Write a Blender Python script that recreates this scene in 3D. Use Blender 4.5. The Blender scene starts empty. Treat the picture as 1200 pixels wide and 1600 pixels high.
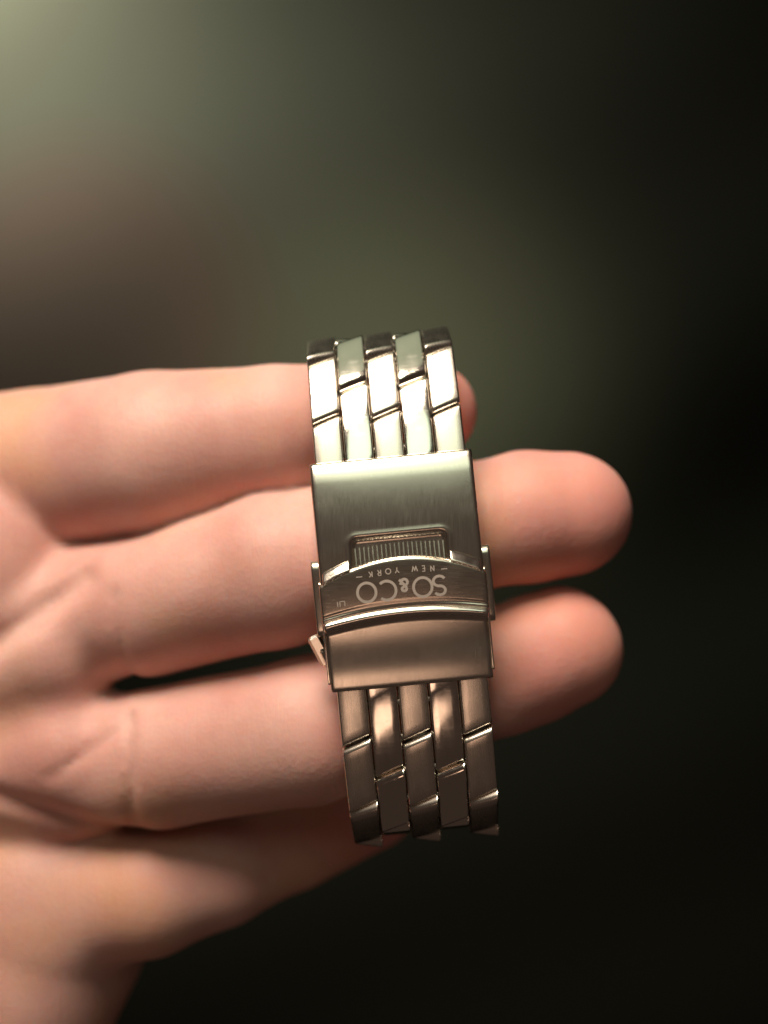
import bpy, bmesh, math, random
import numpy as np
from mathutils import Vector, Matrix

# ------------------------------------------------------------------ camera, world, lamps, exposure
# 1 Blender unit = 1 cm
S = bpy.context.scene
S.unit_settings.system = 'METRIC'
S.unit_settings.scale_length = 0.01
COL = S.collection
rad = math.radians
D = 16.0                       # camera to focus plane
PX = 0.008                     # cm per photo pixel on the focus plane (1200 x 1600)

cam_data = bpy.data.cameras.new('camera')
cam = bpy.data.objects.new('camera', cam_data)
COL.objects.link(cam)
cam.location = (0, 0, D)
cam.rotation_euler = (0, 0, 0)
cam_data.sensor_fit = 'VERTICAL'
cam_data.sensor_height = 24
cam_data.sensor_width = 18
cam_data.lens = 24 / 2 / (800 * PX / D)
cam_data.clip_start = 0.2
cam_data.clip_end = 2000
cam_data.dof.use_dof = True
cam_data.dof.focus_distance = D + 0.1
APERTURE = 0.62                # cm, diameter of the pupil
cam_data.dof.aperture_fstop = cam_data.lens * 1e-3 / APERTURE
S.camera = cam

W = bpy.data.worlds.new('World')
S.world = W
W.use_nodes = True
bg = W.node_tree.nodes['Background']
bg.inputs['Color'].default_value = (1.0, 0.66, 0.52, 1)
bg.inputs['Strength'].default_value = 0.044

S.view_settings.view_transform = 'Standard'
S.view_settings.look = 'None'
S.view_settings.gamma = 1
S.view_settings.exposure = 0


def area(name, loc, target, size, power, color, shape='DISK', spread=180):
    l = bpy.data.lights.new(name, 'AREA')
    l.shape = shape
    l.size = size
    l.energy = power
    l.color = color
    l.spread = rad(spread)
    o = bpy.data.objects.new(name, l)
    COL.objects.link(o)
    o.location = loc
    o.rotation_euler = (Vector(target) - Vector(loc)).to_track_quat('-Z', 'Y').to_euler()
    return o


def spot(name, loc, target, power, color, angle, blend, radius):
    l = bpy.data.lights.new(name, 'SPOT')
    l.energy = power
    l.color = color
    l.spot_size = rad(angle)
    l.spot_blend = blend
    l.shadow_soft_size = radius
    o = bpy.data.objects.new(name, l)
    COL.objects.link(o)
    o.location = loc
    o.rotation_euler = (Vector(target) - Vector(loc)).to_track_quat('-Z', 'Y').to_euler()
    return o


# the lamp over the top left of the hand, and the dim bounce of the dark room
area('ceiling_lamp', (-7.0, 29.5, 17.0), (-1, 0, -1), 18, 4250, (1.0, 0.85, 0.70), spread=72)
area('room_bounce', (0, 42, 66), (0, 0, 0), 34, 1250, (0.84, 1.0, 0.76), spread=90)
area('far_wall_bounce', (-8, 62, -4), (0, 0, -1), 50, 850, (0.88, 1.0, 0.70), spread=100)
area('warm_bounce', (-3, -20, 50), (0, 0, 0), 13, 205, (1.0, 0.62, 0.44), spread=90)
# spots added behind the hand: one for the bright corner, one imitating a glow
spot('side_lamp', (-28, 36, -46), (-22, 29, -60), 350000, (1.0, 1.0, 0.90), 136, 1.0, 3)
spot('glow_fill', (-0.5, 8.6, -42), (-0.5, 8.2, -60), 62000, (1.0, 1.0, 0.78), 100, 1.0, 3)  # unseen spot, added for the glow above the bracelet

# ------------------------------------------------------------------ helpers


def tag(o, label=None, cat=None, group=None, kind=None):
    if label: o['label'] = label
    if cat: o['category'] = cat
    if group: o['group'] = group
    if kind: o['kind'] = kind
    return o


def link_mesh(name, me, parent=None):
    o = bpy.data.objects.new(name, me)
    COL.objects.link(o)
    if parent is not None:
        o.parent = parent
    return o


def mesh_from(name, verts, faces, mat, smooth=True):
    me = bpy.data.meshes.new(name)
    me.from_pydata([tuple(map(float, v)) for v in verts], [], faces)
    if smooth:
        me.polygons.foreach_set('use_smooth', [True] * len(me.polygons))
    me.materials.append(mat)
    me.update()
    return me


def fix_normals(me):
    bm = bmesh.new()
    bm.from_mesh(me)
    bmesh.ops.recalc_face_normals(bm, faces=bm.faces)
    bm.to_mesh(me)
    bm.free()


def P(px, py, z):
    k = (D - z) / D
    return np.array([(px - 600) * PX * k, (800 - py) * PX * k, z])


# ------------------------------------------------------------------ materials


def new_mat(name):
    m = bpy.data.materials.new(name)
    m.use_nodes = True
    return m, m.node_tree.nodes, m.node_tree.links, m.node_tree.nodes['Principled BSDF']


def steel(name, color, rough, brush=None, scratch=0.0, bump=0.0, rough_var=0.08):
    m, N, L, b = new_mat(name)
    b.inputs['Metallic'].default_value = 1
    b.inputs['Base Color'].default_value = (*color, 1)
    tc = N.new('ShaderNodeTexCoord')
    mp = N.new('ShaderNodeMapping')
    L.new(tc.outputs['Object'], mp.inputs['Vector'])
    mp.inputs['Scale'].default_value = brush or (6, 6, 6)
    nz = N.new('ShaderNodeTexNoise')
    nz.inputs['Scale'].default_value = 1
    nz.inputs['Detail'].default_value = 3
    L.new(mp.outputs['Vector'], nz.inputs['Vector'])
    mr = N.new('ShaderNodeMapRange')
    mr.inputs['From Min'].default_value = 0.3
    mr.inputs['From Max'].default_value = 0.7
    mr.inputs['To Min'].default_value = max(0.02, rough - rough_var)
    mr.inputs['To Max'].default_value = rough + rough_var
    L.new(nz.outputs['Fac'], mr.inputs['Value'])
    # smudges of skin grease
    n2 = N.new('ShaderNodeTexNoise')
    n2.inputs['Scale'].default_value = 2.3
    n2.inputs['Detail'].default_value = 4
    L.new(tc.outputs['Object'], n2.inputs['Vector'])
    m2 = N.new('ShaderNodeMapRange')
    m2.inputs['From Min'].default_value = 0.5
    m2.inputs['From Max'].default_value = 0.75
    m2.inputs['To Min'].default_value = 0
    m2.inputs['To Max'].default_value = 0.03
    L.new(n2.outputs['Fac'], m2.inputs['Value'])
    ad = N.new('ShaderNodeMath')
    L.new(mr.outputs['Result'], ad.inputs[0])
    L.new(m2.outputs['Result'], ad.inputs[1])
    # hairline scratches at two angles
    last = ad.outputs[0]
    for rot, off in ((0.5, 0.0), (-0.9, 3.7)):
        if not scratch: break
        ms = N.new('ShaderNodeMapping')
        ms.inputs['Scale'].default_value = (1.5, 14, 4)
        ms.inputs['Rotation'].default_value = (0, 0, rot)
        ms.inputs['Location'].default_value = (off, off, 0)
        L.new(tc.outputs['Object'], ms.inputs['Vector'])
        ns = N.new('ShaderNodeTexNoise')
        ns.inputs['Scale'].default_value = 1
        ns.inputs['Detail'].default_value = 2
        L.new(ms.outputs['Vector'], ns.inputs['Vector'])
        sb = N.new('ShaderNodeMath'); sb.operation = 'SUBTRACT'; sb.inputs[1].default_value = 0.5
        L.new(ns.outputs['Fac'], sb.inputs[0])
        sa = N.new('ShaderNodeMath'); sa.operation = 'ABSOLUTE'
        L.new(sb.outputs[0], sa.inputs[0])
        sm = N.new('ShaderNodeMapRange')
        sm.inputs['From Max'].default_value = 0.012
        sm.inputs['To Min'].default_value = scratch
        sm.inputs['To Max'].default_value = 0
        L.new(sa.outputs[0], sm.inputs['Value'])
        sd = N.new('ShaderNodeMath'); sd.use_clamp = True
        L.new(last, sd.inputs[0]); L.new(sm.outputs['Result'], sd.inputs[1])
        last = sd.outputs[0]
    L.new(last, b.inputs['Roughness'])
    if bump:
        bp = N.new('ShaderNodeBump')
        bp.inputs['Strength'].default_value = bump
        bp.inputs['Distance'].default_value = 0.004
        L.new(nz.outputs['Fac'], bp.inputs['Height'])
        L.new(bp.outputs['Normal'], b.inputs['Normal'])
    return m


M_BRUSH = steel('brushed_steel', (0.66, 0.61, 0.53), 0.27, (120, 3, 60), bump=0.05, rough_var=0.02)
M_COVER = steel('brushed_clasp_steel', (0.64, 0.59, 0.51), 0.24, (130, 3, 60), bump=0.05, rough_var=0.02)
M_LOCK = steel('satin_lock_steel', (0.60, 0.54, 0.46), 0.24, (5, 90, 60), bump=0.06, rough_var=0.03)
M_POLISH = steel('polished_steel', (0.72, 0.68, 0.60), 0.12, (9, 3, 5), bump=0.03, rough_var=0.03, scratch=0.05)
M_EDGE = steel('polished_edge_steel', (0.75, 0.70, 0.62), 0.16, (9, 9, 9), rough_var=0.03)
M_INNER = steel('dull_inner_steel', (0.30, 0.27, 0.24), 0.45, (20, 20, 20))

m, N, L, b = new_mat('etched_lettering')
b.inputs['Base Color'].default_value = (0.46, 0.40, 0.35, 1)
b.inputs['Metallic'].default_value = 0.55
b.inputs['Roughness'].default_value = 0.62
M_ETCH = m


def skin_material():
    m, N, L, b = new_mat('skin')
    tc = N.new('ShaderNodeTexCoord')
    n1 = N.new('ShaderNodeTexNoise')
    n1.inputs['Scale'].default_value = 0.75
    n1.inputs['Detail'].default_value = 5
    n1.inputs['Roughness'].default_value = 0.55
    L.new(tc.outputs['Object'], n1.inputs['Vector'])
    cr = N.new('ShaderNodeValToRGB')
    cr.color_ramp.elements[0].position = 0.32
    cr.color_ramp.elements[0].color = (0.555, 0.292, 0.250, 1)
    cr.color_ramp.elements[1].position = 0.68
    cr.color_ramp.elements[1].color = (0.655, 0.400, 0.345, 1)
    L.new(n1.outputs['Fac'], cr.inputs['Fac'])
    # finger ends are redder: the blood shows through the pads
    at = N.new('ShaderNodeAttribute')
    at.attribute_name = 'flush'
    mx = N.new('ShaderNodeMix')
    mx.data_type = 'RGBA'
    L.new(at.outputs['Fac'], mx.inputs['Factor'])
    n4 = N.new('ShaderNodeTexNoise')
    n4.inputs['Scale'].default_value = 0.42
    n4.inputs['Detail'].default_value = 4
    mo = N.new('ShaderNodeVectorMath')
    mo.operation = 'ADD'
    mo.inputs[1].default_value = (7.3, 2.2, 4.1)
    L.new(tc.outputs['Object'], mo.inputs[0])
    L.new(mo.outputs['Vector'], n4.inputs['Vector'])
    mr4 = N.new('ShaderNodeMapRange')
    mr4.inputs['From Min'].default_value = 0.48
    mr4.inputs['From Max'].default_value = 0.66
    mr4.inputs['To Max'].default_value = 0.55
    L.new(n4.outputs['Fac'], mr4.inputs['Value'])
    mx0 = N.new('ShaderNodeMix')
    mx0.data_type = 'RGBA'
    mx0.inputs['B'].default_value = (0.67, 0.385, 0.225, 1)
    L.new(mr4.outputs['Result'], mx0.inputs['Factor'])
    L.new(cr.outputs['Color'], mx0.inputs['A'])
    L.new(mx0.outputs['Result'], mx.inputs['A'])
    mx.inputs['B'].default_value = (0.70, 0.25, 0.215, 1)
    L.new(mx.outputs['Result'], b.inputs['Base Color'])
    b.inputs['Roughness'].default_value = 0.52
    b.inputs['Specular IOR Level'].default_value = 0.32
    b.inputs['Subsurface Weight'].default_value = 1.0
    b.inputs['Subsurface Radius'].default_value = (1.0, 0.35, 0.18)
    b.inputs['Subsurface Scale'].default_value = 0.10
    # fine skin relief
    vo = N.new('ShaderNodeTexVoronoi')
    vo.inputs['Scale'].default_value = 16
    L.new(tc.outputs['Object'], vo.inputs['Vector'])
    n2 = N.new('ShaderNodeTexNoise')
    n2.inputs['Scale'].default_value = 7
    n2.inputs['Detail'].default_value = 6
    L.new(tc.outputs['Object'], n2.inputs['Vector'])
    ad0 = N.new('ShaderNodeMath')
    ad0.operation = 'ADD'
    L.new(vo.outputs['Distance'], ad0.inputs[0])
    L.new(n2.outputs['Fac'], ad0.inputs[1])
    mp = N.new('ShaderNodeMapping')
    mp.inputs['Scale'].default_value = (9, 1.2, 1.2)
    mp.inputs['Rotation'].default_value = (0, 0, rad(-14))
    L.new(tc.outputs['Object'], mp.inputs['Vector'])
    n3 = N.new('ShaderNodeTexNoise')
    n3.inputs['Scale'].default_value = 1
    n3.inputs['Detail'].default_value = 4
    n3.inputs['Distortion'].default_value = 0.6
    L.new(mp.outputs['Vector'], n3.inputs['Vector'])
    ab = N.new('ShaderNodeMath')                      # thin dark lines where the noise crosses its middle
    ab.operation = 'SUBTRACT'
    ab.inputs[1].default_value = 0.5
    L.new(n3.outputs['Fac'], ab.inputs[0])
    ac = N.new('ShaderNodeMath')
    ac.operation = 'ABSOLUTE'
    L.new(ab.outputs[0], ac.inputs[0])
    mr3 = N.new('ShaderNodeMapRange')
    mr3.inputs['From Max'].default_value = 0.05
    mr3.inputs['To Max'].default_value = 0.9
    L.new(ac.outputs[0], mr3.inputs['Value'])
    ad = N.new('ShaderNodeMath')
    ad.operation = 'ADD'
    L.new(ad0.outputs[0], ad.inputs[0])
    L.new(mr3.outputs['Result'], ad.inputs[1])
    bp = N.new('ShaderNodeBump')
    bp.inputs['Strength'].default_value = 0.11
    bp.inputs['Distance'].default_value = 0.03
    L.new(ad.outputs[0], bp.inputs['Height'])
    L.new(bp.outputs['Normal'], b.inputs['Normal'])
    return m


M_SKIN = skin_material()


def cloth_material():
    m, N, L, b = new_mat('dark_blanket_cloth')
    tc = N.new('ShaderNodeTexCoord')
    n1 = N.new('ShaderNodeTexNoise')
    n1.inputs['Scale'].default_value = 0.03
    n1.inputs['Detail'].default_value = 2
    L.new(tc.outputs['Object'], n1.inputs['Vector'])
    # the olive turns browner around one point at the left
    vd = N.new('ShaderNodeVectorMath')
    vd.operation = 'DISTANCE'
    L.new(tc.outputs['Object'], vd.inputs[0])
    vd.inputs[1].default_value = tuple(P(140, 500, -60.0))
    mr = N.new('ShaderNodeMapRange')
    mr.inputs['From Min'].default_value = 7
    mr.inputs['From Max'].default_value = 13
    mr.inputs['To Min'].default_value = 0.9
    mr.inputs['To Max'].default_value = 0.1
    L.new(vd.outputs['Value'], mr.inputs['Value'])
    ad = N.new('ShaderNodeMath')
    ad.operation = 'ADD'
    ad.use_clamp = True
    L.new(mr.outputs['Result'], ad.inputs[0])
    m3 = N.new('ShaderNodeMath')
    m3.operation = 'MULTIPLY_ADD'
    m3.inputs[1].default_value = 0.6
    m3.inputs[2].default_value = -0.3
    L.new(n1.outputs['Fac'], m3.inputs[0])
    L.new(m3.outputs[0], ad.inputs[1])
    cr = N.new('ShaderNodeMix')
    cr.data_type = 'RGBA'
    cr.inputs['A'].default_value = (0.0098, 0.0104, 0.0064, 1)
    cr.inputs['B'].default_value = (0.0125, 0.0080, 0.0050, 1)
    L.new(ad.outputs[0], cr.inputs['Factor'])
    L.new(cr.outputs['Result'], b.inputs['Base Color'])
    b.inputs['Roughness'].default_value = 0.95
    b.inputs['Specular IOR Level'].default_value = 0.1
    w = N.new('ShaderNodeTexNoise')
    w.inputs['Scale'].default_value = 6
    L.new(tc.outputs['Object'], w.inputs['Vector'])
    bp = N.new('ShaderNodeBump')
    bp.inputs['Strength'].default_value = 0.4
    bp.inputs['Distance'].default_value = 0.1
    L.new(w.outputs['Fac'], bp.inputs['Height'])
    L.new(bp.outputs['Normal'], b.inputs['Normal'])
    return m


M_CLOTH = cloth_material()

# ------------------------------------------------------------------ background: dark blanket far below the hand
ZB = -60.0


def blanket():
    xs = np.concatenate([np.linspace(-160, -45, 24)[:-1], np.linspace(-45, 45, 150), np.linspace(45, 160, 24)[1:]])
    n = len(xs)
    X, Y = np.meshgrid(xs, xs, indexing='ij')
    a = rad(24)
    q = -X * math.sin(a) + Y * math.cos(a)
    p = X * math.cos(a) + Y * math.sin(a)
    Z = 0.7 * np.sin(q / 6.5 + 0.5 * np.sin(p / 17)) + 0.3 * np.sin(q / 3.1 + 1.3 + 0.4 * np.sin(p / 10)) + 0.7 * np.sin(p / 20 + 2)
    Z += ZB
    verts = np.stack([X, Y, Z], -1).reshape(-1, 3)
    faces = [(i * n + j, (i + 1) * n + j, (i + 1) * n + j + 1, i * n + j + 1) for i in range(n - 1) for j in range(n - 1)]
    o = link_mesh('ground', mesh_from('ground', verts, faces, M_CLOTH))
    o['kind'] = 'structure'
    o['label'] = 'dark olive and brown cloth far out of focus below the hand'


blanket()

# ------------------------------------------------------------------ the bracelet's path
TILT = rad(5.5)
WD = np.array([math.cos(TILT), math.sin(TILT), 0.0])          # across the band, to the right
VD = np.array([-math.sin(TILT), math.cos(TILT), 0.0])         # along the band, towards the top
ND = np.array([0.0, 0.0, 1.0])
KS = [-6.6, -5.6, -5.0, -4.6, -4.2, -3.8, -3.5, -3.2, -2.9, -2.4, -1.6, -0.5, 0.3, 1.0, 1.5, 2.2, 2.75, 3.1, 3.4, 3.8, 4.3, 4.9, 5.6, 6.6]
KT = [-178, -172, -146, -120, -82, -60, -46, -29, -18, -8, -4, -1.5, 2, 8, 14, 24, 32, 54, 72, 90, 110, 140, 172, 178]
ss = np.linspace(-6.6, 6.6, 2641)
th = np.radians(np.interp(ss, KS, KT))
ker = np.hanning(61); ker /= ker.sum()
th = np.convolve(np.pad(th, 30, mode='edge'), ker, mode='valid')
ds = ss[1] - ss[0]
i0 = len(ss) // 2
va = np.cumsum(np.cos(th)) * ds; va -= va[i0]
na = -np.cumsum(np.sin(th)) * ds; na -= na[i0]
ORIGIN = P(626, 880, 0.0)


def frame(s):
    v = np.interp(s, ss, va); n = np.interp(s, ss, na); t = np.interp(s, ss, th)
    C = ORIGIN + v * VD + n * ND
    T = math.cos(t) * VD - math.sin(t) * ND
    Nn = math.sin(t) * VD + math.cos(t) * ND
    return C, T, Nn


def F(u, s, h):
    """band coordinates (across, along, out) to space, arrays allowed"""
    u, s, h = np.broadcast_arrays(np.asarray(u, float), np.asarray(s, float), np.asarray(h, float))
    v = np.interp(s, ss, va); n = np.interp(s, ss, na); t = np.interp(s, ss, th)
    sv = v + h * np.sin(t)
    nv = n + h * np.cos(t)
    return ORIGIN + u[..., None] * WD + sv[..., None] * VD + nv[..., None] * ND


bracelet = bpy.data.objects.new('watch_bracelet', None)
COL.objects.link(bracelet)
bracelet.location = ORIGIN
bracelet.empty_display_size = 0.5
tag(bracelet, 'steel watch bracelet of slanted links with engraved folding clasp, looped round the fingers', 'watch bracelet')
INV = Matrix.Translation(Vector(-ORIGIN))


def bpart(name, verts, faces, mat, parent=None, smooth=True, label=None):
    me = mesh_from(name, np.asarray(verts) - ORIGIN, faces, mat, smooth)
    fix_normals(me)
    o = link_mesh(name, me, parent or bracelet)
    if label: o['label'] = label
    return o


# ---- links: slanted ends, rounded edges, every link its own object
PITCH = 0.92
CW = 0.386                    # column width
SLANT = math.tan(rad(19))


def link_mesh_data(name, mat, width, length, thick, r_end, r_side, dome, crown):
    """a parallelogram bar with rounded edges in (u, s, h), centred on its top face"""
    def samples(half, r, n, mid):
        a = [half - r + r * math.sin(k / n * math.pi / 2) for k in range(n + 1)]
        inner = list(np.linspace(-(half - r), half - r, mid))
        return [-x for x in reversed(a[1:])] + inner + a[1:]
    us = samples(width / 2, r_side, 4, 5)
    sv = samples(length / 2, r_end, 5, 9)
    nu, ns = len(us), len(sv)
    verts = []
    for u in us:
        for s in sv:
            du = max(0, abs(u) - (width / 2 - r_side)); dsv = max(0, abs(s) - (length / 2 - r_end))
            hu = r_side - math.sqrt(max(0, r_side ** 2 - du ** 2))
            hs = r_end - math.sqrt(max(0, r_end ** 2 - dsv ** 2))
            h = -hu - hs - dome * (s / (length / 2)) ** 2 - crown * (u / (width / 2)) ** 2
            verts.append((u, s + u * SLANT, h))
    faces = [(i * ns + j, (i + 1) * ns + j, (i + 1) * ns + j + 1, i * ns + j + 1) for i in range(nu - 1) for j in range(ns - 1)]
    ring = [i * ns for i in range(nu)] + [(nu - 1) * ns + j for j in range(1, ns)] + [i * ns + ns - 1 for i in range(nu - 2, -1, -1)] + [j for j in range(ns - 2, 0, -1)]
    base = len(verts)
    for k in ring:
        u, s, h = verts[k]
        verts.append((u, s, -thick))
    m_ = len(ring)
    for k in range(m_):
        faces.append((ring[k], base + k, base + (k + 1) % m_, ring[(k + 1) % m_]))
    faces.append(tuple(base + k for k in range(m_ - 1, -1, -1)))
    me = mesh_from(name, verts, faces, mat)
    fix_normals(me)
    return me


ME_BRUSH = link_mesh_data('brushed_link', M_BRUSH, CW - 0.014, PITCH - 0.050, 0.24, 0.065, 0.026, 0.012, 0.006)
ME_POLISH = link_mesh_data('polished_link', M_POLISH, CW - 0.014, PITCH - 0.050, 0.24, 0.075, 0.026, 0.030, 0.002)
ME_END = link_mesh_data('polished_end_link', M_POLISH, CW - 0.014, PITCH + 0.30, 0.24, 0.075, 0.026, 0.045, 0.002)
UPPER = 0.515
ODD0, EVEN0 = -2.235 - PITCH / 2, -2.235           # link centres of the two kinds of column


def place_link(me, col, s, name):
    C, T, Nn = frame(s)
    u = (col - 2) * CW
    loc = C + u * WD + Nn * (-0.045)
    o = link_mesh(name, me, bracelet)
    R = Matrix((tuple(WD), tuple(T), tuple(Nn))).transposed().to_4x4()
    o.matrix_local = Matrix.Translation(Vector(loc - ORIGIN)) @ R
    return o


for k in range(-9, 12):
    for col in range(5):
        even = col % 2 == 1
        s = (EVEN0 if even else ODD0) + k * PITCH
        if k >= 2: s += UPPER
        lo, hi = s - PITCH / 2, s + PITCH / 2
        if s < -6.3 or s > 6.3: continue
        if lo > -1.75 and hi < 1.55: continue        # under the clasp
        me_ = ME_POLISH if even else ME_BRUSH
        if even and abs(hi + 1.775) < 0.1: me_, s = ME_END, s + 0.175      # the end links run on under the clasp
        if even and abs(lo - 1.5) < 0.15: me_, s = ME_END, s - 0.175
        place_link(me_, col, s, 'polished_link' if even else 'brushed_link')

# ---- pins: the dark inside of the band, seen through the seams
for k in range(-9, 22):
    s = ODD0 + k * PITCH / 2 + (UPPER if k > 4 else 0)
    if abs(s) < 1.4 or abs(s) > 6.2: continue
    n = 12
    v = []; f = []
    for uu in (-0.93, 0.93):
        for q in range(n):
            a = 2 * math.pi * q / n
            v.append(F(uu, s, -0.17) + 0.055 * (math.cos(a) * frame(s)[1] + math.sin(a) * frame(s)[2]))
    for q in range(n):
        f.append((q, (q + 1) % n, n + (q + 1) % n, n + q))
    f.append(tuple(range(n - 1, -1, -1))); f.append(tuple(range(n, 2 * n)))
    bpart('link_pin', v, f, M_INNER)


# ---- clasp: patches over (u, s) with rounded edges
def edge_samples(lo, hi, r, n, mid):
    a = [r * (1 - math.sin((1 - k / n) * math.pi / 2)) for k in range(n)]
    return np.array([lo + x for x in a] + list(np.linspace(lo + r, hi - r, mid)) + [hi - x for x in reversed(a)])


def patch(name, mat, u0, u1, slo, shi, H, hbot, ru, rs, mu=24, ms=30, hfun=None, parent=None, label=None, n=5):
    us = edge_samples(u0, u1, ru, n, mu)
    verts = []
    nu = len(us)
    ns = None
    for u in us:
        a, b_ = slo(u), shi(u)
        sv = edge_samples(a, b_, min(rs, (b_ - a) * 0.49), n, ms)
        ns = len(sv)
        du = min(u - u0, u1 - u)
        dsv = np.minimum(sv - a, b_ - sv)
        hu = ru - math.sqrt(max(0, ru ** 2 - max(0, ru - du) ** 2))
        hs = rs - np.sqrt(np.maximum(0, rs ** 2 - np.maximum(0, rs - dsv) ** 2))
        h = H - hu - hs
        if hfun is not None:
            h = h + hfun(u, sv)
        verts.append(np.stack([np.full(ns, u), sv, h], -1))
    V = np.concatenate(verts, 0)
    faces = [(i * ns + j, (i + 1) * ns + j, (i + 1) * ns + j + 1, i * ns + j + 1) for i in range(nu - 1) for j in range(ns - 1)]
    ring = [i * ns for i in range(nu)] + [(nu - 1) * ns + j for j in range(1, ns)] + [i * ns + ns - 1 for i in range(nu - 2, -1, -1)] + [j for j in range(ns - 2, 0, -1)]
    base = len(V)
    VB = V[ring].copy(); VB[:, 2] = hbot
    V = np.concatenate([V, VB], 0)
    m_ = len(ring)
    for k in range(m_):
        faces.append((ring[k], base + k, base + (k + 1) % m_, ring[(k + 1) % m_]))
    faces.append(tuple(base + k for k in range(m_ - 1, -1, -1)))
    return bpart(name, F(V[:, 0], V[:, 1], V[:, 2]), faces, mat, parent, True, label)


def sstep(x, a, b_):
    t = np.clip((x - a) / (b_ - a), 0, 1)
    return t * t * (3 - 2 * t)


S_TOP, S_BOT = 1.375, -1.56


def rrect(u, s, uc, sc, hu, hs, r):
    """signed distance to a rounded rectangle"""
    qx = np.abs(u - uc) - hu + r
    qy = np.abs(s - sc) - hs + r
    return np.sqrt(np.maximum(qx, 0) ** 2 + np.maximum(qy, 0) ** 2) + np.minimum(np.maximum(qx, qy), 0) - r


def arc_hi(u): return 0.085 - 0.25 * u * u
def arc_lo(u): return -0.575 - 0.10 * u * u


def cover_h(u, s):
    s = np.asarray(s)
    d = rrect(u, s, 0.0, 0.12, 0.60, 0.24, 0.08)
    h = -0.05 * (1 - sstep(d, -0.05, 0.02)) + 0.008 * np.exp(-((d - 0.035) / 0.025) ** 2)   # nail recess with a lip
    h = h - 0.012 * (u / 1.03) ** 4 - 0.42 * np.maximum(0, s - 1.08) ** 2
    h = h + 0.010 * np.sin(np.clip((s + 0.72) / 0.84, -1, 0) * 2 * math.pi)                  # the lower plate is faintly waved
    h = h - 0.05 * (1 - sstep(s, arc_lo(u) - 0.16, arc_lo(u) - 0.05))                        # step down past the lock
    return h


cover = patch('clasp_cover', M_COVER, -1.03, 1.03, lambda u: S_BOT, lambda u: S_TOP, 0.03, -0.42, 0.045, 0.06, 76, 110, cover_h)

lock = patch('fold_over_lock', M_LOCK, -1.045, 1.045, arc_lo, arc_hi, 0.085, -0.30, 0.03, 0.045, 40, 22,
             lambda u, s: -0.010 * (u / 1.0) ** 2 - 0.020 * np.exp(-((s - arc_lo(u) - 0.085) / 0.014) ** 2) - 0.008 * ((s - (arc_lo(u) + arc_hi(u)) / 2) / 0.33) ** 2)
# hinge bead along the lower edge of the lock
patch('hinge_bead', M_EDGE, -1.03, 1.03, lambda u: arc_lo(u) - 0.085, lambda u: arc_lo(u) + 0.025, 0.118, -0.05, 0.03, 0.054, 40, 6, parent=lock)
# shoulders each side of the grip
for u0, u1 in ((-0.99, -0.64), (0.62, 0.99)):
    patch('shoulder', M_EDGE, u0, u1, lambda u: arc_hi(u) - 0.03, lambda u: arc_hi(u) + 0.125, 0.105, -0.02, 0.02, 0.03, 8, 6,
          lambda u, s: -0.55 * np.maximum(0, s - arc_hi(u)), parent=lock)
# ribs of the nail grip
rv, rf = [], []
NR = 21
for k in range(NR):
    uc = -0.55 + 1.10 * k / (NR - 1)
    w = 0.012
    base = len(rv)
    s0, s1 = 0.0, 0.26 - 0.05 * abs(uc)
    for (du, h) in ((-w * 1.5, -0.06), (-w * 0.6, 0.055), (w * 0.6, 0.055), (w * 1.5, -0.06)):
        for s in (s0, s1):
            rv.append(F(uc + du, s, h if s == s0 else min(h, 0.022)))
    for q in range(3):
        rf.append((base + 2 * q, base + 2 * q + 2, base + 2 * q + 3, base + 2 * q + 1))
    rf.append((base, base + 2, base + 4, base + 6)); rf.append((base + 1, base + 7, base + 5, base + 3))
bpart('ribbed_grip', rv, rf, M_COVER, lock, smooth=False)['kind'] = 'stuff'

# side push buttons
for sx in (-1, 1):
    a, b_ = sorted((sx * 0.98, sx * 1.135))
    patch('push_button', M_COVER, a, b_, lambda u: -0.86, lambda u: 0.13, -0.11, -0.34, 0.03, 0.11, 4, 10)
    a, b_ = sorted((sx * 1.02, sx * 1.052))
    patch('side_plate', M_EDGE, a, b_, lambda u: -1.45, lambda u: -0.15, -0.03, -0.46, 0.01, 0.03, 3, 12)


# inner folding blade: its hooked end pokes out low on the left
def bar(name, p0, p1, w, t, mat, parent=None):
    """a flat bar with chamfered edges between two band points"""
    p0, p1 = np.array(F(*p0)), np.array(F(*p1))
    ax = (p1 - p0); ln = np.linalg.norm(ax); ax /= ln
    up = ND - ax * ax.dot(ND); up /= np.linalg.norm(up)
    sd = np.cross(ax, up)
    c = 0.25 * min(w, t)
    prof = [(-w / 2 + c, -t / 2), (w / 2 - c, -t / 2), (w / 2, -t / 2 + c), (w / 2, t / 2 - c), (w / 2 - c, t / 2), (-w / 2 + c, t / 2), (-w / 2, t / 2 - c), (-w / 2, -t / 2 + c)]
    v = []; f = []
    rings = [(0, 0.6), (c, 1), (ln - c, 1), (ln, 0.6)]
    for (d, k) in rings:
        for (a, b2) in prof:
            v.append(p0 + ax * d + sd * a * k + up * b2 * k)
    for r in range(3):
        for q in range(8):
            f.append((r * 8 + q, r * 8 + (q + 1) % 8, r * 8 + 8 + (q + 1) % 8, r * 8 + 8 + q))
    f.append(tuple(range(7, -1, -1))); f.append(tuple(range(24, 32)))
    return bpart(name, v, f, mat, parent, smooth=False)


blade = patch('folding_blade', M_EDGE, -0.80, 0.80, lambda u: -1.45, lambda u: 1.2, -0.43, -0.50, 0.02, 0.02, 6, 20)
bar('blade_hook', (-1.20, -0.83, -0.28), (-1.04, -1.24, -0.32), 0.17, 0.14, M_EDGE, blade)
bar('hook_pin', (-1.10, -1.02, -0.20), (-1.00, -1.32, -0.26), 0.06, 0.10, M_POLISH, blade)

# ---- lettering: strokes laid on the lock, upside down in the picture as in the photograph


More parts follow.
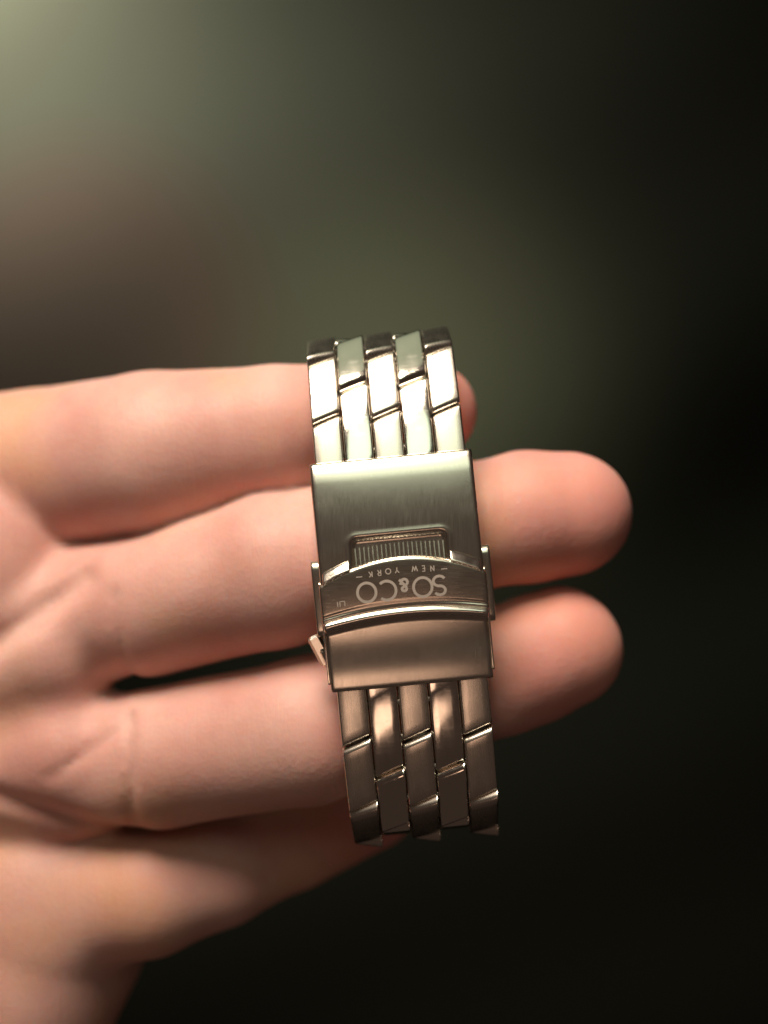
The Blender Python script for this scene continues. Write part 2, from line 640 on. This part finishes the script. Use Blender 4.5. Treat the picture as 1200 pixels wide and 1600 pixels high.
def arcp(cx, cy, rx, ry, a0, a1, n=28):
    return [(cx + rx * math.cos(rad(a0 + (a1 - a0) * k / n)), cy + ry * math.sin(rad(a0 + (a1 - a0) * k / n))) for k in range(n + 1)]


GLYPH = {   # strokes in a cell of height 1, origin at the middle of the base line
    'S': (0.66, [arcp(0, 0.745, 0.27, 0.225, 25, 270, 22) + arcp(0, 0.27, 0.30, 0.25, 90, -155, 22)[1:]]),
    'O': (1.0, [arcp(0, 0.5, 0.47, 0.48, 0, 360, 40)]),
    'C': (0.92, [arcp(0.04, 0.5, 0.47, 0.48, 48, 312, 34)]),
    '&': (0.75, [[(0.36, 0.02), (-0.17, 0.66)] + arcp(0.0, 0.80, 0.19, 0.17, 200, -30, 16) + [(-0.12, 0.52)] + arcp(-0.05, 0.26, 0.25, 0.25, 110, 360, 18) + [(0.30, 0.45)]]),
    'N': (0.8, [[(-0.3, 0), (-0.3, 1), (0.3, 0), (0.3, 1)]]),
    'E': (0.65, [[(0.25, 1), (-0.22, 1), (-0.22, 0), (0.25, 0)], [(-0.22, 0.5), (0.18, 0.5)]]),
    'W': (1.1, [[(-0.5, 1), (-0.25, 0), (0, 0.9), (0.25, 0), (0.5, 1)]]),
    'Y': (0.8, [[(-0.35, 1), (0, 0.48), (0.35, 1)], [(0, 0.48), (0, 0)]]),
    'R': (0.75, [[(-0.25, 0), (-0.25, 1), (0.05, 1)] + arcp(0.05, 0.75, 0.22, 0.25, 90, -90, 10) + [(-0.25, 0.5)], [(0.02, 0.5), (0.28, 0)]]),
    'K': (0.75, [[(-0.25, 0), (-0.25, 1)], [(0.28, 1), (-0.25, 0.42)], [(-0.05, 0.62), (0.3, 0)]]),
    '-': (1.3, [[(-0.55, 0.5), (0.55, 0.5)]]),
}


def lock_h(u, s):
    return 0.085 - 0.010 * u ** 2 - 0.008 * ((s - (arc_lo(u) + arc_hi(u)) / 2) / 0.33) ** 2


def ribbon(verts, faces, pts, w, lift=0.006):
    pts = np.array(pts)
    closed = np.linalg.norm(pts[0] - pts[-1]) < 1e-6
    n = len(pts)
    base = len(verts)
    for k in range(n):
        if closed:
            d = pts[(k + 1) % (n - 1)] - pts[(k - 1) % (n - 1)] if k not in (0, n - 1) else pts[1] - pts[n - 2]
        else:
            d = pts[min(n - 1, k + 1)] - pts[max(0, k - 1)]
        d = d / (np.linalg.norm(d) + 1e-9)
        nn = np.array([-d[1], d[0]]) * w / 2
        for p_ in (pts[k] + nn, pts[k] - nn):
            u, s = -p_[0], -p_[1]
            verts.append(F(u, s, lock_h(u, s) + lift))
    for k in range(n - 1):
        faces.append((base + 2 * k, base + 2 * k + 1, base + 2 * k + 3, base + 2 * k + 2))


def subdivide(pts, step=0.02):
    out = [pts[0]]
    for a, b_ in zip(pts[:-1], pts[1:]):
        ln = math.dist(a, b_)
        k = max(1, int(ln / step))
        for i in range(1, k + 1):
            out.append((a[0] + (b_[0] - a[0]) * i / k, a[1] + (b_[1] - a[1]) * i / k))
    return out


def letters(items, size, w, ybase, bow=0.0, single=False):
    v, f = [], []
    for ch, x, k in items:
        if single: v, f = [], []
        for st in GLYPH[ch][1]:
            pts = [(x + p_[0] * size * k, ybase + bow * x * x + p_[1] * size * k + (1 - k) * 0.0) for p_ in st]
            ribbon(v, f, subdivide(pts), w)
        if single: bpart('letter', v, f, M_ETCH, lock, smooth=False)
    if not single:
        bpart('small_lettering', v, f, M_ETCH, lock, smooth=False)['kind'] = 'stuff'


# reading left to right the text runs from the right of the picture to its left
letters([('S', -0.455, 1), ('O', -0.245, 1), ('&', -0.015, 0.62), ('C', 0.195, 1), ('O', 0.455, 1)], 0.245, 0.034, 0.195, single=True)
line = 'NEW YORK'
xs_ = np.linspace(-0.385, 0.385, 8)
letters([('-', -0.53, 1)] + [(c, x, 1) for c, x in zip(line, xs_) if c != ' '] + [('-', 0.53, 1)], 0.068, 0.012, 0.045, 0.14)
v, f = [], []
ribbon(v, f, subdivide([(0.74, 0.46), (0.74, 0.40), (0.80, 0.40), (0.80, 0.46)]), 0.012)
ribbon(v, f, subdivide([(0.83, 0.46), (0.83, 0.40)]), 0.012)
bpart('hallmark', v, f, M_ETCH, lock, smooth=False)

# ------------------------------------------------------------------ the hand: one continuous surface from a smooth distance field


def cap(pts):
    out = []
    for (px, py, z, r) in pts:
        z = z - 1.9 * min(1.15, max(0.0, (430 - px) / 430)) ** 1.2 - 0.3 * min(1, max(0.0, (px - 650) / 150))
        out.append((P(px, py, z), r * PX * (D - z) / D))
    return out


INDEX = cap([(-190, 775, -1.25, 150), (60, 737, -1.55, 128), (240, 709, -1.65, 128), (430, 677, -1.95, 106), (580, 652, -2.25, 86), (672, 643, -2.45, 74)])
MIDDLE = cap([(-120, 985, -1.0, 120), (90, 965, -1.15, 110), (230, 948, -1.3, 107), (430, 892, -1.55, 121), (600, 850, -1.6, 108), (740, 823, -1.6, 99), (820, 808, -1.6, 102), (888, 803, -1.65, 97)])
RING = cap([(-80, 1230, -1.0, 115), (100, 1202, -1.2, 112), (250, 1183, -1.35, 107), (480, 1141, -1.6, 115), (640, 1095, -1.7, 104), (780, 1050, -1.7, 97), (830, 1030, -1.7, 98), (876, 1012, -1.7, 95)])
PINKY = cap([(-60, 1470, -1.4, 150), (90, 1402, -1.45, 130), (230, 1388, -1.75, 104), (340, 1354, -2.6, 92), (450, 1308, -3.5, 82), (580, 1257, -4.0, 70)])
THUMB = cap([(-620, 1080, 0.0, 240), (-470, 760, 0.6, 170), (-360, 480, 0.9, 125), (-300, 330, 1.0, 118), (-262, 210, 1.1, 98)])
PALM = [   # pads and the mass behind them
    cap([(-40, 893, -0.75, 172)]), cap([(80, 1015, -0.75, 106), (-60, 1080, -0.6, 120)]),
    cap([(102, 1175, -0.75, 96), (-40, 1210, -0.6, 105)]),
    cap([(70, 1362, -1.3, 118), (-40, 1345, -1.0, 140), (-220, 1320, -0.8, 190)]),
    cap([(66, 1432, -1.35, 148), (18, 1530, -1.25, 166), (-62, 1650, -0.7, 172), (-150, 1850, 0.2, 215)]),
    cap([(-250, 900, -0.9, 210), (-450, 850, -0.8, 240), (-800, 1300, -0.9, 260)]),
    cap([(-150, 1250, -0.9, 200), (-450, 1300, -0.8, 260), (-900, 1450, -0.9, 270)]),
    cap([(58, 1440, -2.0, 176), (-20, 1560, -1.8, 182)]),
    cap([(-120, 1550, -1.4, 210), (-400, 1600, -0.8, 240), (-900, 1600, -0.9, 250)]),
    cap([(-900, 1480, -0.9, 290), (-1900, 1600, -1.5, 300)]),
]
CREASES = [   # (points, radius, depth) shallow furrows of the skin
    ([(186, 925), (192, 990), (196, 1062)], 0.08, 0.06),
    ([(92, 1203), (150, 1165), (202, 1128)], 0.07, 0.05),
    ([(0, 1008), (60, 965), (138, 905)], 0.17, 0.13),
    ([(204, 1120), (212, 1200), (205, 1290)], 0.08, 0.07),
    ([(0, 1225), (90, 1265), (205, 1320)], 0.15, 0.10),
    ([(752, 740), (760, 820), (768, 905)], 0.05, 0.03),
    ([(770, 960), (785, 1040), (800, 1130)], 0.05, 0.03),
]


def smin(a, b_, k):
    h = np.clip(0.5 + 0.5 * (b_ - a) / k, 0, 1)
    return b_ * (1 - h) + a * h - k * h * (1 - h)


def chain(p, pts, k):
    d = None
    if len(pts) == 1:
        return np.linalg.norm(p - pts[0][0], axis=-1) - pts[0][1]
    for (a, ra), (b_, rb) in zip(pts[:-1], pts[1:]):
        ab = b_ - a
        t = np.clip(((p - a) @ ab) / ab.dot(ab), 0, 1)
        q = np.linalg.norm(p - a - t[..., None] * ab, axis=-1) - (ra + (rb - ra) * t)
        d = q if d is None else smin(d, q, k)
    return d


def sdf(p):
    f = chain(p, INDEX, 0.10)
    for c in (MIDDLE, RING, PINKY):
        f = smin(f, chain(p, c, 0.10), 0.09)
    pl = None
    for c in PALM:
        d = chain(p, c, 0.2)
        pl = d if pl is None else smin(pl, d, 0.38)
    pl = smin(pl, chain(p, THUMB, 0.2), 0.5)
    d = smin(f, pl, 0.20)
    # gentle unevenness of flesh
    d = d + 0.018 * np.sin(p[..., 0] * 3.1 + 0.7) * np.sin(p[..., 1] * 2.7 + 1.1) * np.sin(p[..., 2] * 2.3)
    # furrows lie on the camera-facing side: distance in the plane of the palm
    for pts, r, dep in CREASES:
        q = None
        w = [P(a, b_, -0.6 - 1.5 * min(1.0, max(0.0, (430 - a) / 430)))[:2] for a, b_ in pts]
        for a, b_ in zip(w[:-1], w[1:]):
            ab = b_ - a
            t = np.clip(((p[..., :2] - a) @ ab) / ab.dot(ab), 0, 1)
            e = np.linalg.norm(p[..., :2] - a - t[..., None] * ab, axis=-1)
            q = e if q is None else np.minimum(q, e)
        d = d + dep * np.exp(-(q / r) ** 2) * (p[..., 2] > -4.0)
    return d


def surface_nets(lo, hi, step):
    ax = [np.arange(lo[k], hi[k] + step, step) for k in range(3)]
    nx, ny, nz = map(len, ax)
    G = np.empty((nx, ny, nz), np.float32)
    for i in range(nx):                                   # slice by slice keeps memory small
        yy, zz = np.meshgrid(ax[1], ax[2], indexing='ij')
        G[i] = sdf(np.stack([np.full_like(yy, ax[0][i]), yy, zz], -1))
    G[0] = np.maximum(G[0], step)
    neg = G < 0
    cs = np.zeros((nx - 1, ny - 1, nz - 1), np.int8)
    acc = np.zeros((nx - 1, ny - 1, nz - 1, 3), np.float32)
    cnt = np.zeros((nx - 1, ny - 1, nz - 1), np.float32)
    sl = lambda d, n: slice(d, n - 1 + d)
    corners = [(a, b_, c) for a in (0, 1) for b_ in (0, 1) for c in (0, 1)]
    for c in corners:
        cs += neg[sl(c[0], nx), sl(c[1], ny), sl(c[2], nz)]
    for c in corners:
        for axis in range(3):
            if c[axis]: continue
            e = list(c); e[axis] = 1
            g0 = G[sl(c[0], nx), sl(c[1], ny), sl(c[2], nz)]
            g1 = G[sl(e[0], nx), sl(e[1], ny), sl(e[2], nz)]
            x = (g0 < 0) != (g1 < 0)
            t = np.where(x, g0 / np.where(x, g0 - g1, 1), 0)
            for k in range(3):
                acc[..., k] += np.where(x, (t if k == axis else c[k]), 0)
            cnt += x
    act = (cs > 0) & (cs < 8)
    idx = -np.ones(act.shape, np.int64)
    idx[act] = np.arange(act.sum())
    cell = np.argwhere(act)
    V = (cell + acc[act] / cnt[act][:, None]) * step + np.array(lo)
    faces = []
    for axis in range(3):
        a1, a2 = (axis + 1) % 3, (axis + 2) % 3
        s0 = [slice(None)] * 3; s1 = [slice(None)] * 3
        s0[axis] = slice(0, -1); s1[axis] = slice(1, None)
        x = neg[tuple(s0)] != neg[tuple(s1)]
        E = np.argwhere(x)
        dirn = neg[tuple(s0)][x]
        ok = (E[:, a1] > 0) & (E[:, a2] > 0) & (E[:, a1] < act.shape[a1]) & (E[:, a2] < act.shape[a2])
        E = E[ok]; dirn = dirn[ok]
        def at(d1, d2):
            q = E.copy(); q[:, a1] -= d1; q[:, a2] -= d2
            return idx[q[:, 0], q[:, 1], q[:, 2]]
        quad = np.stack([at(1, 1), at(0, 1), at(0, 0), at(1, 0)], -1)
        quad[~dirn] = quad[~dirn][:, ::-1]
        faces.append(quad)
    return V, np.concatenate(faces, 0)


V, Fq = surface_nets((-17, -10.5, -7.2), (4.0, 7.4, 0.6), 0.07)
for it in range(3):                                        # settle the vertices on the true surface
    d = sdf(V); e = 0.01
    g = np.stack([sdf(V + np.eye(3)[k] * e) - d for k in range(3)], -1) / e
    st = (d / np.maximum(0.2, (g ** 2).sum(-1)))[:, None] * g * 0.8
    ln = np.linalg.norm(st, axis=1, keepdims=True)
    V = V - st * np.minimum(1, 0.03 / np.maximum(ln, 1e-9))
for it in range(3):                                        # and even out the creases
    A = np.zeros_like(V); Cn = np.zeros(len(V))
    for q in range(4):
        np.add.at(A, Fq[:, q], V[Fq[:, (q + 1) % 4]] + V[Fq[:, (q + 3) % 4]])
        np.add.at(Cn, Fq[:, q], 2)
    V = V * 0.5 + 0.5 * A / Cn[:, None]
me = bpy.data.meshes.new('hand')
me.vertices.add(len(V)); me.vertices.foreach_set('co', V.astype(np.float32).ravel())
me.loops.add(len(Fq) * 4); me.loops.foreach_set('vertex_index', Fq.astype(np.int32).ravel())
me.polygons.add(len(Fq)); me.polygons.foreach_set('loop_start', np.arange(0, len(Fq) * 4, 4, dtype=np.int32))
me.polygons.foreach_set('use_smooth', np.ones(len(Fq), bool))
me.update(); me.validate()
tips = [INDEX[-1][0], MIDDLE[-1][0], RING[-1][0], PINKY[-1][0], THUMB[-1][0]]
fl = np.max([np.exp(-(np.linalg.norm(V - t, axis=1) / 1.25) ** 2) for t in tips], axis=0) * 0.75
at_ = me.attributes.new('flush', 'FLOAT', 'POINT')
at_.data.foreach_set('value', fl.astype(np.float32))
me.materials.append(M_SKIN)
hand = link_mesh('hand', me)
tag(hand, 'open left hand, palm up, with its fingers passing through the steel bracelet', 'hand')
